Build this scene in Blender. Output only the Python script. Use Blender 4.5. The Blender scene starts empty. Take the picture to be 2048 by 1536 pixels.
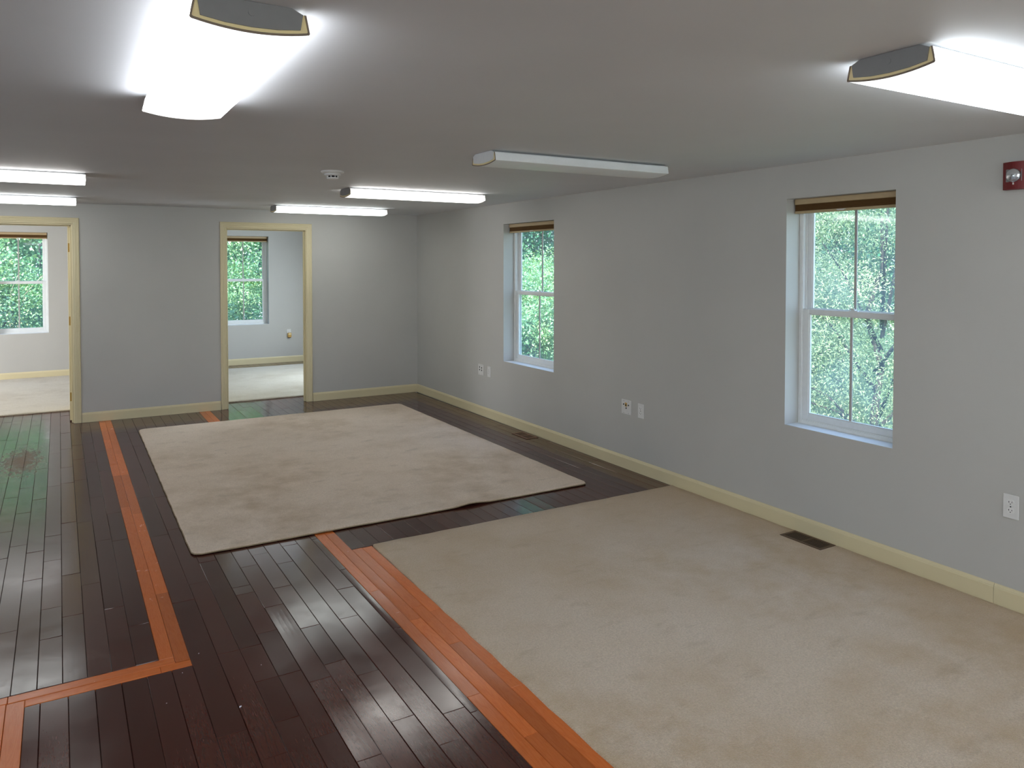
import bpy, math, random
import numpy as np
from mathutils import Vector, Matrix
random.seed(7)
rng = np.random.default_rng(11)
SC = bpy.context.scene
COL = SC.collection
PI = math.pi

# ------------------------------------------------------------------ camera
H = 2.286
CAMP = (-3.90580515, -9.04417428, 1.66998603)
FPX, CY = 1510.468, 565.302
YAW, PIT, ROL = math.radians(30.5277), math.radians(1.47918), math.radians(0.03335)
def cam_axes():
    c, s = math.cos(YAW), math.sin(YAW)
    R0, F0, U0 = Vector((c, -s, 0)), Vector((s, c, 0)), Vector((0, 0, 1))
    c, s = math.cos(PIT), math.sin(PIT)
    F, U = F0*c - U0*s, F0*s + U0*c
    c, s = math.cos(ROL), math.sin(ROL)
    return R0*c + U*s, U*c - R0*s, F
cr, cu, cf = cam_axes()
cd = bpy.data.cameras.new('camera'); cam = bpy.data.objects.new('camera', cd); COL.objects.link(cam)
cam.matrix_world = Matrix(((cr.x, cu.x, -cf.x, CAMP[0]), (cr.y, cu.y, -cf.y, CAMP[1]), (cr.z, cu.z, -cf.z, CAMP[2]), (0, 0, 0, 1)))
cd.sensor_width = 36; cd.lens = FPX/2048*36; cd.shift_y = -(768-CY)/2048
cd.clip_start = .05; cd.clip_end = 200
SC.camera = cam
def pix(P):
    d = Vector(P) - Vector(CAMP); w = d.dot(cf)
    if w <= .05: return None
    return 1024 + FPX*d.dot(cr)/w, CY - FPX*d.dot(cu)/w, w

# ------------------------------------------------------------------ view, world, sun
SC.view_settings.view_transform = 'Standard'
SC.view_settings.look = 'None'
SC.view_settings.gamma = 1
SC.view_settings.use_curve_mapping = False
SC.view_settings.exposure = 0.27
try:
    SC.cycles.max_bounces = 10; SC.cycles.diffuse_bounces = 5; SC.cycles.transparent_max_bounces = 16
    SC.cycles.sample_clamp_indirect = 6; SC.cycles.caustics_reflective = False; SC.cycles.caustics_refractive = False
except Exception: pass
W = bpy.data.worlds.new('world'); SC.world = W; W.use_nodes = True
wn, wl = W.node_tree.nodes, W.node_tree.links; wn.clear()
wo = wn.new('ShaderNodeOutputWorld'); wb = wn.new('ShaderNodeBackground'); tc = wn.new('ShaderNodeTexCoord')
sep = wn.new('ShaderNodeSeparateXYZ'); rp = wn.new('ShaderNodeValToRGB')
wl.new(tc.outputs['Generated'], sep.inputs[0]); wl.new(sep.outputs['Z'], rp.inputs[0]); wl.new(rp.outputs[0], wb.inputs[0]); wl.new(wb.outputs[0], wo.inputs[0])
rp.color_ramp.elements[0].color = (.72, .88, 1.0, 1); rp.color_ramp.elements[1].color = (.30, .52, 1.0, 1); rp.color_ramp.elements[1].position = .8
SKY = 4.6; wb.inputs[1].default_value = SKY
def sun():
    l = bpy.data.lights.new('sun', 'SUN'); l.energy = 15.0; l.angle = math.radians(.6); l.color = (1, .96, .88)
    o = bpy.data.objects.new('sun', l); COL.objects.link(o)
    o.rotation_euler = Vector((.50, .42, -.76)).to_track_quat('-Z', 'Y').to_euler()
sun()
def window_light(loc, dirv, sx, sy, e, col=(.93, .96, 1)):
    l = bpy.data.lights.new('window_daylight', 'AREA'); l.shape = 'RECTANGLE'; l.size = sx; l.size_y = sy; l.energy = e; l.color = col
    o = bpy.data.objects.new('window_daylight', l); COL.objects.link(o); o.location = loc
    o.rotation_euler = Vector(dirv).to_track_quat('-Z', 'Y').to_euler()
# added fill lights at unseen, added openings behind, left of camera and in back rooms
for x in (-7.3, -6.05, -3.2, -1.2): window_light((x, -11.36, 1.38), (0, 1, -.6), .95, 1.3, 13, (1, .98, .94))
for y in (-9.6, -6.4, -3.2): window_light((-8.14, y, 1.38), (1, 0, -.7), .95, 1.3, 4.5, (1, .98, .94))
window_light((-.05, 1.7, 1.38), (-1, .1, -.4), .7, 1.3, 60, (.78, .90, 1))
window_light((-8.14, 1.9, 1.38), (1, .1, -.2), .95, 1.3, 150, (.95, .97, 1))

# ------------------------------------------------------------------ materials
class N:
    def __init__(s, name):
        s.m = bpy.data.materials.new(name); s.m.use_nodes = True; s.t = s.m.node_tree; s.t.nodes.clear()
        s.out = s.n('ShaderNodeOutputMaterial')
    def n(s, k, **kw):
        x = s.t.nodes.new(k)
        for a, b in kw.items():
            if hasattr(x, a): setattr(x, a, b)
        return x
    def l(s, a, b): s.t.links.new(a, b)
    def math(s, op, a, b=None, c=None, clamp=False):
        x = s.n('ShaderNodeMath', operation=op); x.use_clamp = clamp
        for i, v in enumerate((a, b, c)):
            if v is None: continue
            if isinstance(v, (int, float)): x.inputs[i].default_value = v
            else: s.l(v, x.inputs[i])
        return x.outputs[0]
    def noise(s, vec, scale, detail=3, rough=.5, dist=0):
        x = s.n('ShaderNodeTexNoise'); x.inputs['Scale'].default_value = scale; x.inputs['Detail'].default_value = detail
        x.inputs['Roughness'].default_value = rough; x.inputs['Distortion'].default_value = dist
        if vec is not None: s.l(vec, x.inputs['Vector'])
        return x.outputs[0]
    def mapv(s, vec, scale=(1, 1, 1), loc=(0, 0, 0), rot=(0, 0, 0)):
        x = s.n('ShaderNodeMapping'); s.l(vec, x.inputs[0]); x.inputs['Scale'].default_value = scale
        x.inputs['Location'].default_value = loc; x.inputs['Rotation'].default_value = rot
        return x.outputs[0]
    def ramp(s, fac, stops):
        x = s.n('ShaderNodeValToRGB'); s.l(fac, x.inputs[0]); e = x.color_ramp.elements
        while len(e) < len(stops): e.new(.5)
        for i, (p, c) in enumerate(stops):
            e[i].position = p; e[i].color = (c, c, c, 1) if isinstance(c, (int, float)) else (*c, 1)
        return x.outputs[0]
    def mix(s, fac, a, b, mode='MIX'):
        x = s.n('ShaderNodeMix', data_type='RGBA', blend_type=mode)
        for i, v in ((0, fac), (6, a), (7, b)):
            if isinstance(v, (int, float)): x.inputs[i].default_value = v
            elif isinstance(v, tuple): x.inputs[i].default_value = (*v, 1)
            else: s.l(v, x.inputs[i])
        return x.outputs[2]
    def bump(s, h, strength=.2, dist=.001, normal=None):
        x = s.n('ShaderNodeBump'); x.inputs['Strength'].default_value = strength; x.inputs['Distance'].default_value = dist
        s.l(h, x.inputs['Height'])
        if normal is not None: s.l(normal, x.inputs['Normal'])
        return x.outputs[0]
    def bsdf(s, color, rough=.5, metal=0, normal=None, spec=.5, **kw):
        x = s.n('ShaderNodeBsdfPrincipled')
        for k, v in (('Base Color', color), ('Roughness', rough), ('Metallic', metal), ('Specular IOR Level', spec), *kw.items()):
            if isinstance(v, (int, float)): x.inputs[k].default_value = v
            elif isinstance(v, tuple): x.inputs[k].default_value = (*v, 1) if len(v) == 3 else v
            else: s.l(v, x.inputs[k])
        if normal is not None: s.l(normal, x.inputs['Normal'])
        return x
    def end(s, sh): s.l(sh.outputs[0] if hasattr(sh, 'outputs') else sh, s.out.inputs[0]); return s.m
    def geo(s): return s.n('ShaderNodeNewGeometry').outputs['Position']
    def obj(s): return s.n('ShaderNodeTexCoord').outputs['Object']
    def attr(s, name): return s.n('ShaderNodeAttribute', attribute_name=name).outputs['Fac']
def srgb(r, g, b):
    f = lambda c: (c/255/12.92) if c <= 10 else ((c/255+.055)/1.055)**2.4
    return (f(r), f(g), f(b))

def paint(name, col, rough=.5, bump=.12, scale=260, smudge=.04):
    n = N(name); g = n.geo()
    c = n.mix(n.ramp(n.noise(g, 1.7, 4), [(.35, 0.), (.65, 1.)]), tuple(x*(1-smudge) for x in col), col)
    return n.end(n.bsdf(c, rough, normal=n.bump(n.noise(g, scale, 2), bump, .0006), spec=.35))
def plain(name, col, rough=.4, metal=0, var=.06, scale=30, bump=.05):
    n = N(name); o = n.obj(); f = n.noise(o, scale, 3)
    c = n.mix(f, tuple(x*(1-var) for x in col), tuple(min(1, x*(1+var)) for x in col))
    return n.end(n.bsdf(c, rough, metal, normal=n.bump(f, bump, .0005)))
def wood(name, dark, mid, light, dirt=False, glint=.27, spec=.55):
    n = N(name); g = n.geo(); t = n.attr('tone')
    off = n.n('ShaderNodeCombineXYZ'); n.l(n.math('MULTIPLY', t, 37.), off.inputs[0]); n.l(n.math('MULTIPLY', t, 91.), off.inputs[1])
    add = n.n('ShaderNodeVectorMath', operation='ADD'); n.l(g, add.inputs[0]); n.l(off.outputs[0], add.inputs[1])
    v = add.outputs[0]
    ax = n.attr('axis')   # 1 where the board runs along x
    vy = n.mapv(v, (1, .09, 1)); vx = n.mapv(v, (.09, 1, 1))
    vm = n.n('ShaderNodeMix', data_type='VECTOR'); n.l(ax, vm.inputs[0]); n.l(vy, vm.inputs[4]); n.l(vx, vm.inputs[5])
    v2 = vm.outputs[1]
    broad = n.noise(v2, 16, 4, .55, 1.6)
    rings = n.math('FRACT', n.math('MULTIPLY', broad, 9.))
    rings = n.ramp(rings, [(0., 0.), (.35, 1.), (.75, .75), (1., 0.)])
    fine = n.noise(v2, 240, 3, .6)
    c = n.mix(n.math('MULTIPLY', rings, .32), dark, mid)
    c = n.mix(n.ramp(fine, [(.4, 0.), (.8, .16)]), c, light)
    c = n.mix(n.ramp(n.noise(v, 9, 3), [(.64, 0.), (.85, .2)]), c, tuple(x*.55 for x in dark))
    tn = n.math('ADD', n.math('MULTIPLY', n.math('FRACT', n.math('MULTIPLY', t, 7.13)), .42), .79)
    cc = n.n('ShaderNodeVectorMath', operation='SCALE'); n.l(c, cc.inputs[0]); n.l(tn, cc.inputs[3]); c = cc.outputs[0]
    scr = n.noise(n.mapv(g, (1, 1, 1), rot=(0, 0, .6)), 26, 5, .65)
    ro = n.math('ADD', n.math('MULTIPLY', n.noise(g, 5, 4), .16), glint-.09)
    ro = n.math('ADD', ro, n.math('MULTIPLY', n.ramp(scr, [(.55, 0.), (.75, 1.)]), .05))
    if dirt:
        # dried muddy patch left on the boards near the left door
        d = n.n('ShaderNodeVectorMath', operation='MULTIPLY'); s2 = n.n('ShaderNodeVectorMath', operation='SUBTRACT')
        n.l(g, s2.inputs[0]); s2.inputs[1].default_value = (-4.25, -1.50, 0); n.l(s2.outputs[0], d.inputs[0]); d.inputs[1].default_value = (4.6, 1.35, 0)
        ln = n.n('ShaderNodeVectorMath', operation='LENGTH'); n.l(d.outputs[0], ln.inputs[0])
        e = n.math('SUBTRACT', 1.0, ln.outputs['Value']); nz = n.noise(n.mapv(g, (1, .4, 1)), 26, 8, .78, .6)
        mk = n.math('MULTIPLY', n.math('SUBTRACT', n.math('ADD', e, n.math('MULTIPLY', nz, 2.4)), 1.42), 1.5, clamp=True)
        mk = n.math('MULTIPLY', mk, n.ramp(n.noise(g, 60, 4), [(.3, .45), (.55, 1.)]))
        c = n.mix(mk, c, srgb(122, 96, 76)); ro = n.math('ADD', ro, n.math('MULTIPLY', mk, .5))
    h = n.math('ADD', n.math('MULTIPLY', fine, .15), n.math('MULTIPLY', n.noise(g, 7, 2), 3.0))
    h = n.math('ADD', h, n.math('MULTIPLY', scr, .5))
    b = n.bsdf(c, ro, normal=n.bump(h, .10, .0010), spec=spec)
    
    return n.end(b)
def pile(name, lo, hi, soil, fine=420, bumpd=.004, seed=0., walled=False):
    n = N(name); g = n.mapv(n.geo(), loc=(seed, seed*.7, 0))
    vor = n.n('ShaderNodeTexVoronoi'); n.l(g, vor.inputs[0]); vor.inputs['Scale'].default_value = fine*.5
    tuft = vor.outputs['Distance']; f2 = n.noise(g, fine, 3, .7); f3 = n.noise(g, fine*.28, 3, .65)
    c = n.mix(n.ramp(f3, [(.3, 0.), (.7, 1.)]), lo, hi)
    c = n.mix(n.ramp(f2, [(.35, .35), (.6, 0.)]), c, tuple(x*.45 for x in lo))
    blot = n.math('MULTIPLY', n.ramp(n.noise(g, .9, 5, .6), [(.40, 0.), (.62, 1.)]), n.ramp(n.noise(g, 3.3, 5, .65), [(.35, 0.), (.7, 1.)]))
    c = n.mix(n.math('MULTIPLY', blot, .9), c, soil)
    c = n.mix(n.ramp(n.noise(n.mapv(g, (.7, 1.6, 1)), 6, 4, .6), [(.58, 0.), (.8, .5)]), c, tuple(x*.7 for x in soil))
    c = n.mix(n.ramp(n.noise(g, 7.5, 2), [(.79, 0.), (.81, .8)]), c, tuple(x*.4 for x in soil))
    if walled:   # soil drawn along the skirting and yellow-brown tint towards the far end of the fitted carpet
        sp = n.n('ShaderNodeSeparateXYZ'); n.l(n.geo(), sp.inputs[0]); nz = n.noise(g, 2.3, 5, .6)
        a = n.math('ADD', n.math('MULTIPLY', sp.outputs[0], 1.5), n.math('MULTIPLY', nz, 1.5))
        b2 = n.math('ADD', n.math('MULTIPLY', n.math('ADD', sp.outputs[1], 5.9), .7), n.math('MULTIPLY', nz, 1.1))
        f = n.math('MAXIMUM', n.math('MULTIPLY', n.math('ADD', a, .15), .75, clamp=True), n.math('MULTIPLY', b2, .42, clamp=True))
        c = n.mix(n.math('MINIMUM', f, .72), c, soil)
    h = n.math('ADD', n.math('MULTIPLY', tuft, -1.2), n.math('ADD', f3, n.math('MULTIPLY', f2, .7)))
    b = n.bsdf(c, .95, normal=n.bump(h, .8, bumpd), spec=.15)
    b.inputs['Sheen Weight'].default_value = .35; b.inputs['Sheen Roughness'].default_value = .5
    return n.end(b)
def leafmat(name, stops, trans=.35, rough=.38):
    n = N(name); t = n.attr('tone'); c = n.ramp(t, stops)
    b = n.bsdf(c, rough, spec=.5)
    tr = n.n('ShaderNodeBsdfTranslucent'); n.l(n.mix(.5, c, srgb(170, 200, 60)), tr.inputs[0])
    m = n.n('ShaderNodeMixShader'); m.inputs[0].default_value = trans; n.l(b.outputs[0], m.inputs[1]); n.l(tr.outputs[0], m.inputs[2])
    return n.end(m)
def glassmat():
    n = N('window_glass'); lw = n.n('ShaderNodeLayerWeight'); lw.inputs[0].default_value = .5; frv = n.math('ADD', n.math('MULTIPLY', n.math('POWER', lw.outputs['Facing'], 5.), .9), .035)
    tr = n.n('ShaderNodeBsdfTransparent'); tr.inputs[0].default_value = (.93, .96, .96, 1)
    gl = n.n('ShaderNodeBsdfGlossy'); gl.inputs['Roughness'].default_value = .03
    m = n.n('ShaderNodeMixShader'); n.l(frv, m.inputs[0]); n.l(tr.outputs[0], m.inputs[1]); n.l(gl.outputs[0], m.inputs[2])
    # thin film of dust on the pane
    df = n.n('ShaderNodeBsdfTranslucent'); df.inputs[0].default_value = (.75, .9, 1, 1)
    m2 = n.n('ShaderNodeMixShader'); n.l(n.ramp(n.noise(n.geo(), 3, 4), [(.3, .03), (.75, .10)]), m2.inputs[0])
    n.l(m.outputs[0], m2.inputs[1]); n.l(df.outputs[0], m2.inputs[2])
    return n.end(m2)
def lensmat(name, e, warm=(1, 1, 1), side=3.0):
    # prismatic acrylic diffuser: what it gives off is strongest over the two tubes and dies off before the ends
    n = N(name); o = n.obj(); s = n.n('ShaderNodeSeparateXYZ'); n.l(o, s.inputs[0]); x, y = s.outputs[0], s.outputs[1]
    pr = n.math('MULTIPLY', n.math('ADD', n.math('SINE', n.math('MULTIPLY', x, 1150.)), n.math('SINE', n.math('MULTIPLY', y, 1150.))), .5)
    base = n.bsdf((.82, .84, .85), .35, spec=.5, normal=n.bump(pr, .5, .0012))
    if e <= 0: return n.end(base)
    ay = n.math('ABSOLUTE', y); d = n.math('SUBTRACT', ay, .062)
    tub = n.math('POWER', 2.718, n.math('MULTIPLY', n.math('MULTIPLY', d, d), -450.))
    en = n.math('SUBTRACT', .612, n.math('ABSOLUTE', x)); en = n.n('ShaderNodeMapRange', interpolation_type='SMOOTHSTEP').outputs[0] if False else n.math('MULTIPLY', en, 11., clamp=True)
    f = n.math('MULTIPLY', n.math('ADD', n.math('MULTIPLY', tub, .34), .66), n.math('ADD', n.math('MULTIPLY', en, .72), .28))
    f = n.math('MULTIPLY', f, n.math('ADD', n.math('MULTIPLY', pr, .10), 1.)); f = n.math('MULTIPLY', f, n.math('ADD', n.math('MULTIPLY', n.math('GREATER_THAN', ay, .1335), side), 1.))
    n.l(n.math('MULTIPLY', f, e), base.inputs['Emission Strength']); base.inputs['Emission Color'].default_value = (*warm, 1)
    return n.end(base)

M = dict(
 wall=paint('wall_paint', (.478, .466, .438), .55), ceil=paint('ceiling_paint', (.66, .675, .70), .62, scale=120),
 trim=paint('cream_trim_paint', (.66, .575, .365), .33, .05, 90), vinyl=plain('white_vinyl', (.74, .75, .74), .32),
 muntin=plain('grey_muntin', (.42, .40, .38), .4),
 dark=wood('dark_stained_wood', srgb(62, 30, 24), srgb(86, 44, 35), srgb(104, 60, 48), True, .165),
 orange=wood('orange_stained_wood', srgb(190, 96, 40), srgb(212, 120, 58), srgb(224, 142, 84), False, .24, .4),
 sub=plain('subfloor', (.02, .012, .01), .9),
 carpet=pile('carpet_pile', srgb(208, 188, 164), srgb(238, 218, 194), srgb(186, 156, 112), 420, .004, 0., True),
 rug=pile('rug_pile', srgb(224, 200, 176), srgb(248, 228, 205), srgb(186, 158, 122), 360, .005, 4.3),
 rcarpet=pile('room_carpet_pile', srgb(186, 176, 158), srgb(212, 204, 190), srgb(160, 146, 124), 380, .004, 9.1),
 bind=plain('rug_binding', srgb(146, 128, 100), .9, bump=.4, scale=300),
 white=plain('white_plastic', (.70, .69, .67), .35), plate=plain('plate_plastic', (.66, .65, .63), .35),
 slot=plain('dark_slot', (.015, .015, .015), .7), housing=plain('lamp_housing_grey', (.20, .195, .195), .45), edge=plain('brown_diffuser_edge', srgb(120, 104, 88), .5),  # housing grey also carries painted backlit shade on the lamps' end plates
 rim=plain('yellowed_acrylic_rim', srgb(232, 212, 160), .4), steel=plain('white_enamel_steel', (.66, .66, .66), .4),
 brass=plain('brass', srgb(150, 118, 58), .35, .9), shadebr=plain('brown_shade_cloth', srgb(92, 62, 22), .9, scale=200, bump=.3),
 shaderail=plain('beige_shade_rail', srgb(176, 154, 118), .5), tan=plain('tan_plastic', srgb(196, 156, 84), .45),
 vent=plain('brown_register_metal', srgb(92, 70, 54), .42, .3), ventb=plain('bronze_register_metal', srgb(128, 98, 78), .42, .3),
 red=plain('red_alarm_plastic', srgb(104, 2, 6), .5), chrome=plain('chrome_reflector', (.8, .8, .8), .12, 1.),
 bark=plain('bark', srgb(58, 50, 42), .9, scale=12, bump=.6), palebark=plain('pale_bark', srgb(176, 160, 138), .8, scale=12, bump=.4),
 grass=plain('ground_cover', srgb(70, 92, 44), .95, scale=3, var=.4), paper=plain('scrap', (.6, .62, .7), .6),
 siding=plain('outer_siding', (.55, .55, .52), .6),
 leafA=leafmat('broad_leaves', [(0, srgb(44, 98, 68)), (.4, srgb(98, 150, 106)), (.75, srgb(170, 206, 158)), (1, srgb(220, 232, 170))]),
 leafB=leafmat('deep_green_leaves', [(0, srgb(24, 66, 52)), (.6, srgb(52, 110, 80)), (1, srgb(126, 172, 126))], .25, .3),
 leafC=leafmat('juniper_needles', [(0, srgb(48, 78, 56)), (.5, srgb(116, 142, 104)), (1, srgb(186, 196, 150))], .2, .6),
 glass=glassmat(),
)
M['clear'] = (lambda n: n.end(n.bsdf((.9, .92, .95), .08, **{'Transmission Weight': .85})))(N('clear_strobe_lens'))

# ------------------------------------------------------------------ mesh helpers
class MB:
    def __init__(s): s.v, s.f, s.t, s.a = [], [], [], []
    def add(s, vs, fs, tone=0., ax=0.):
        b = len(s.v); s.v += [tuple(p) for p in vs]
        for q in fs: s.f.append([b+i for i in q]); s.t.append(tone); s.a.append(ax)
        return s
    def box(s, x0, y0, z0, x1, y1, z1, bev=0, tone=0., ax=0.):
        if x0 > x1: x0, x1 = x1, x0
        if y0 > y1: y0, y1 = y1, y0
        if z0 > z1: z0, z1 = z1, z0
        b = min(bev, (x1-x0)*.45, (y1-y0)*.45, (z1-z0)*.45)
        if b <= 0:
            return s.add([(x0,y0,z0),(x1,y0,z0),(x1,y1,z0),(x0,y1,z0),(x0,y0,z1),(x1,y0,z1),(x1,y1,z1),(x0,y1,z1)],
                         [(3,2,1,0),(4,5,6,7),(0,1,5,4),(1,2,6,5),(2,3,7,6),(3,0,4,7)], tone, ax)
        vs, idx = [], {}
        for i, x in enumerate((x0, x1)):
            for j, y in enumerate((y0, y1)):
                for k, z in enumerate((z0, z1)):
                    sx, sy, sz = (b, -b)[i], (b, -b)[j], (b, -b)[k]
                    idx[i,j,k] = len(vs); vs += [(x, y+sy, z+sz), (x+sx, y, z+sz), (x+sx, y+sy, z)]
        fs = []
        I = lambda i,j,k,c: idx[i,j,k]+c
        for i in (0,1):
            q = [I(i,0,0,0), I(i,1,0,0), I(i,1,1,0), I(i,0,1,0)]; fs.append(q if i else q[::-1])
            q = [I(0,i,0,1), I(0,i,1,1), I(1,i,1,1), I(1,i,0,1)]; fs.append(q if i else q[::-1])
            q = [I(0,0,i,2), I(1,0,i,2), I(1,1,i,2), I(0,1,i,2)]; fs.append(q if i else q[::-1])
        for i in (0,1):
            for j in (0,1):
                fs.append([I(i,j,0,0), I(i,j,1,0), I(i,j,1,1), I(i,j,0,1)])
                fs.append([I(i,0,j,0), I(i,1,j,0), I(i,1,j,2), I(i,0,j,2)])
                fs.append([I(0,i,j,1), I(1,i,j,1), I(1,i,j,2), I(0,i,j,2)])
                for k in (0,1): fs.append([I(i,j,k,0), I(i,j,k,1), I(i,j,k,2)])
        return s.add(vs, fs, tone, ax)
    def prism(s, prof, axis, a0, a1, caps=True, closed=True):
        """profile of 2D points swept along an axis: axis 'x' takes (y,z), 'y' takes (x,z), 'z' takes (x,y)"""
        def P(a, q): return {'x': (a, q[0], q[1]), 'y': (q[0], a, q[1]), 'z': (q[0], q[1], a)}[axis]
        n = len(prof); vs = [P(a0, q) for q in prof] + [P(a1, q) for q in prof]
        fs = [(i, (i+1) % n, n+(i+1) % n, n+i) for i in range(n if closed else n-1)]
        if caps: fs += [tuple(range(n))[::-1], tuple(range(n, 2*n))]
        return s.add(vs, fs)
    def tube(s, pts, rad, sides=6):
        pts = [Vector(p) for p in pts]; n = len(pts)
        rad = rad if isinstance(rad, (list, tuple)) else [rad]*n
        vs, fs = [], []
        for i, p in enumerate(pts):
            d = (pts[min(i+1, n-1)]-pts[max(i-1, 0)]).normalized()
            u = d.orthogonal().normalized() if abs(d.z) > .99 else d.cross(Vector((0, 0, 1))).normalized(); w = d.cross(u)
            for k in range(sides):
                a = 2*PI*k/sides; vs.append(p+u*math.cos(a)*rad[i]+w*math.sin(a)*rad[i])
        for i in range(n-1):
            for k in range(sides):
                fs.append((i*sides+k, i*sides+(k+1) % sides, (i+1)*sides+(k+1) % sides, (i+1)*sides+k))
        fs += [tuple(range(sides))[::-1], tuple(range((n-1)*sides, n*sides))]
        return s.add(vs, fs)
    def lathe(s, prof, seg=32, c=(0, 0, 0)):
        vs, fs = [], []; m = len(prof)
        for k in range(seg):
            a = 2*PI*k/seg
            for r, z in prof: vs.append((c[0]+r*math.cos(a), c[1]+r*math.sin(a), c[2]+z))
        for k in range(seg):
            k2 = (k+1) % seg
            for i in range(m-1): fs.append((k*m+i, k2*m+i, k2*m+i+1, k*m+i+1))
        return s.add(vs, fs)
    def mapped(s, fn): s.v = [fn(*p) for p in s.v]; return s
    def build(s, name, mat, parent=None, smooth=False, attrs=False, fix=True):
        me = bpy.data.meshes.new(name); me.from_pydata(s.v, [], s.f)
        if fix:
            import bmesh
            bm = bmesh.new(); bm.from_mesh(me); bmesh.ops.recalc_face_normals(bm, faces=bm.faces); bm.to_mesh(me); bm.free()
        if attrs:
            for nm, d in (('tone', s.t), ('axis', s.a)):
                at = me.attributes.new(nm, 'FLOAT', 'FACE'); at.data.foreach_set('value', d)
        me.materials.append(M[mat] if isinstance(mat, str) else mat)
        if smooth: me.polygons.foreach_set('use_smooth', [True]*len(me.polygons))
        me.update(); o = bpy.data.objects.new(name, me); COL.objects.link(o)
        if parent: o.parent = parent
        return o
def empty(name, loc=(0, 0, 0), rz=0, parent=None):
    o = bpy.data.objects.new(name, None); COL.objects.link(o); o.location = loc; o.rotation_euler = (0, 0, rz); o.empty_display_size = .1
    if parent: o.parent = parent
    return o
def tag(o, label=None, cat=None, group=None, kind=None):
    for k, v in (('label', label), ('category', cat), ('group', group), ('kind', kind)):
        if v: o[k] = v
    return o
def struct(o, label=None, cat=None): return tag(o, label, cat, kind='structure')
def copy_tree(o, parent=None):
    c = o.copy(); COL.objects.link(c)
    if parent: c.parent = parent
    for ch in list(o.children): copy_tree(ch, c)
    return c

# ------------------------------------------------------------------ the shell
EAST, BACKY = .20, 3.83
XL, YB = -8.2, -11.5      # left wall, wall behind the camera
WZ0, WZ1 = .6495, 2.0738  # right-wall windows
NZ0, NZ1 = .654, 2.110    # back-room windows
WINS = dict(a=(-6.547, -5.821), b=(-3.187, -2.247), c=(1.3, 2.1))  # c is an unseen opening added for the back-room fill light
def holed(us, zs, holes, d0, d1, put):
    """wall slab with rectangular openings; put(u, d, z) places a point"""
    us = sorted(set([*us, *[h[0] for h in holes], *[h[1] for h in holes]])); zs = sorted(set([*zs, *[h[2] for h in holes], *[h[3] for h in holes]]))
    def solid(i, j):
        if i < 0 or j < 0 or i >= len(us)-1 or j >= len(zs)-1: return False
        u, z = (us[i]+us[i+1])/2, (zs[j]+zs[j+1])/2
        return not any(h[0] < u < h[1] and h[2] < z < h[3] for h in holes)
    vs, fs = [], []; nu, nz = len(us), len(zs)
    for d in (d0, d1):
        for u in us:
            for z in zs: vs.append(put(u, d, z))
    I = lambda k, i, j: k*nu*nz + i*nz + j
    for i in range(nu-1):
        for j in range(nz-1):
            if not solid(i, j): continue
            fs.append([I(0,i,j), I(0,i,j+1), I(0,i+1,j+1), I(0,i+1,j)]); fs.append([I(1,i,j), I(1,i+1,j), I(1,i+1,j+1), I(1,i,j+1)])
            for di, dj, a, b in ((-1,0,(i,j),(i,j+1)), (1,0,(i+1,j),(i+1,j+1)), (0,-1,(i,j),(i+1,j)), (0,1,(i,j+1),(i+1,j+1))):
                if not solid(i+di, j+dj): fs.append([I(0,*a), I(0,*b), I(1,*b), I(1,*a)])
    m = MB(); m.add(vs, fs); return m
eastp = lambda u, d, z: (d, u, z)
holed([YB, BACKY+.2], [-.3, H], [(*WINS[k], WZ0, WZ1) for k in WINS], 0, EAST, eastp).build('wall_right', 'wall')
DOORS = [(-2.347, -1.430), (-4.78, -3.853)]; DZ = 2.074
holed([XL, 0], [0.002, H], [(a, b, -1, DZ) for a, b in DOORS], 0, .12, lambda u, d, z: (u, d, z)).build('wall_far', 'wall')
NW = [(-1.762, -1.012), (-4.869, -4.139)]
holed([XL, 0], [-.3, H], [(a, b, NZ0, NZ1) for a, b in NW], BACKY, BACKY+.2, lambda u, d, z: (u, d, z)).build('wall_back', 'wall')
BW = [(x-.5, x+.5) for x in (-7.3, -6.05, -3.2, -1.2)]  # unseen openings added to go with the fill lights
holed([XL, 0], [-.3, H], [(a, b, .65, 2.07) for a, b in BW], YB, YB+.15, lambda u, d, z: (u, d, z)).build('wall_behind', 'wall')
LW = [(y-.5, y+.5) for y in (-9.6, -6.4, -3.2, 1.9)]  # left-hand openings, unseen, added for the fill lights there
holed([YB, BACKY+.2], [-.3, H], [(a, b, .65, 2.07) for a, b in LW], XL-.15, XL, lambda u, d, z: (d, u, z)).build('wall_left', 'wall')
MB().box(-3.06, .12, .002, -2.96, BACKY, H).build('wall_partition', 'wall')
MB().box(XL-.3, YB-.3, H, EAST+.3, BACKY+.5, H+.25).build('ceiling', 'ceil')
for n in ('wall_right', 'wall_far', 'wall_back', 'wall_behind', 'wall_left', 'wall_partition', 'ceiling'): struct(bpy.data.objects[n])

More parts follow.
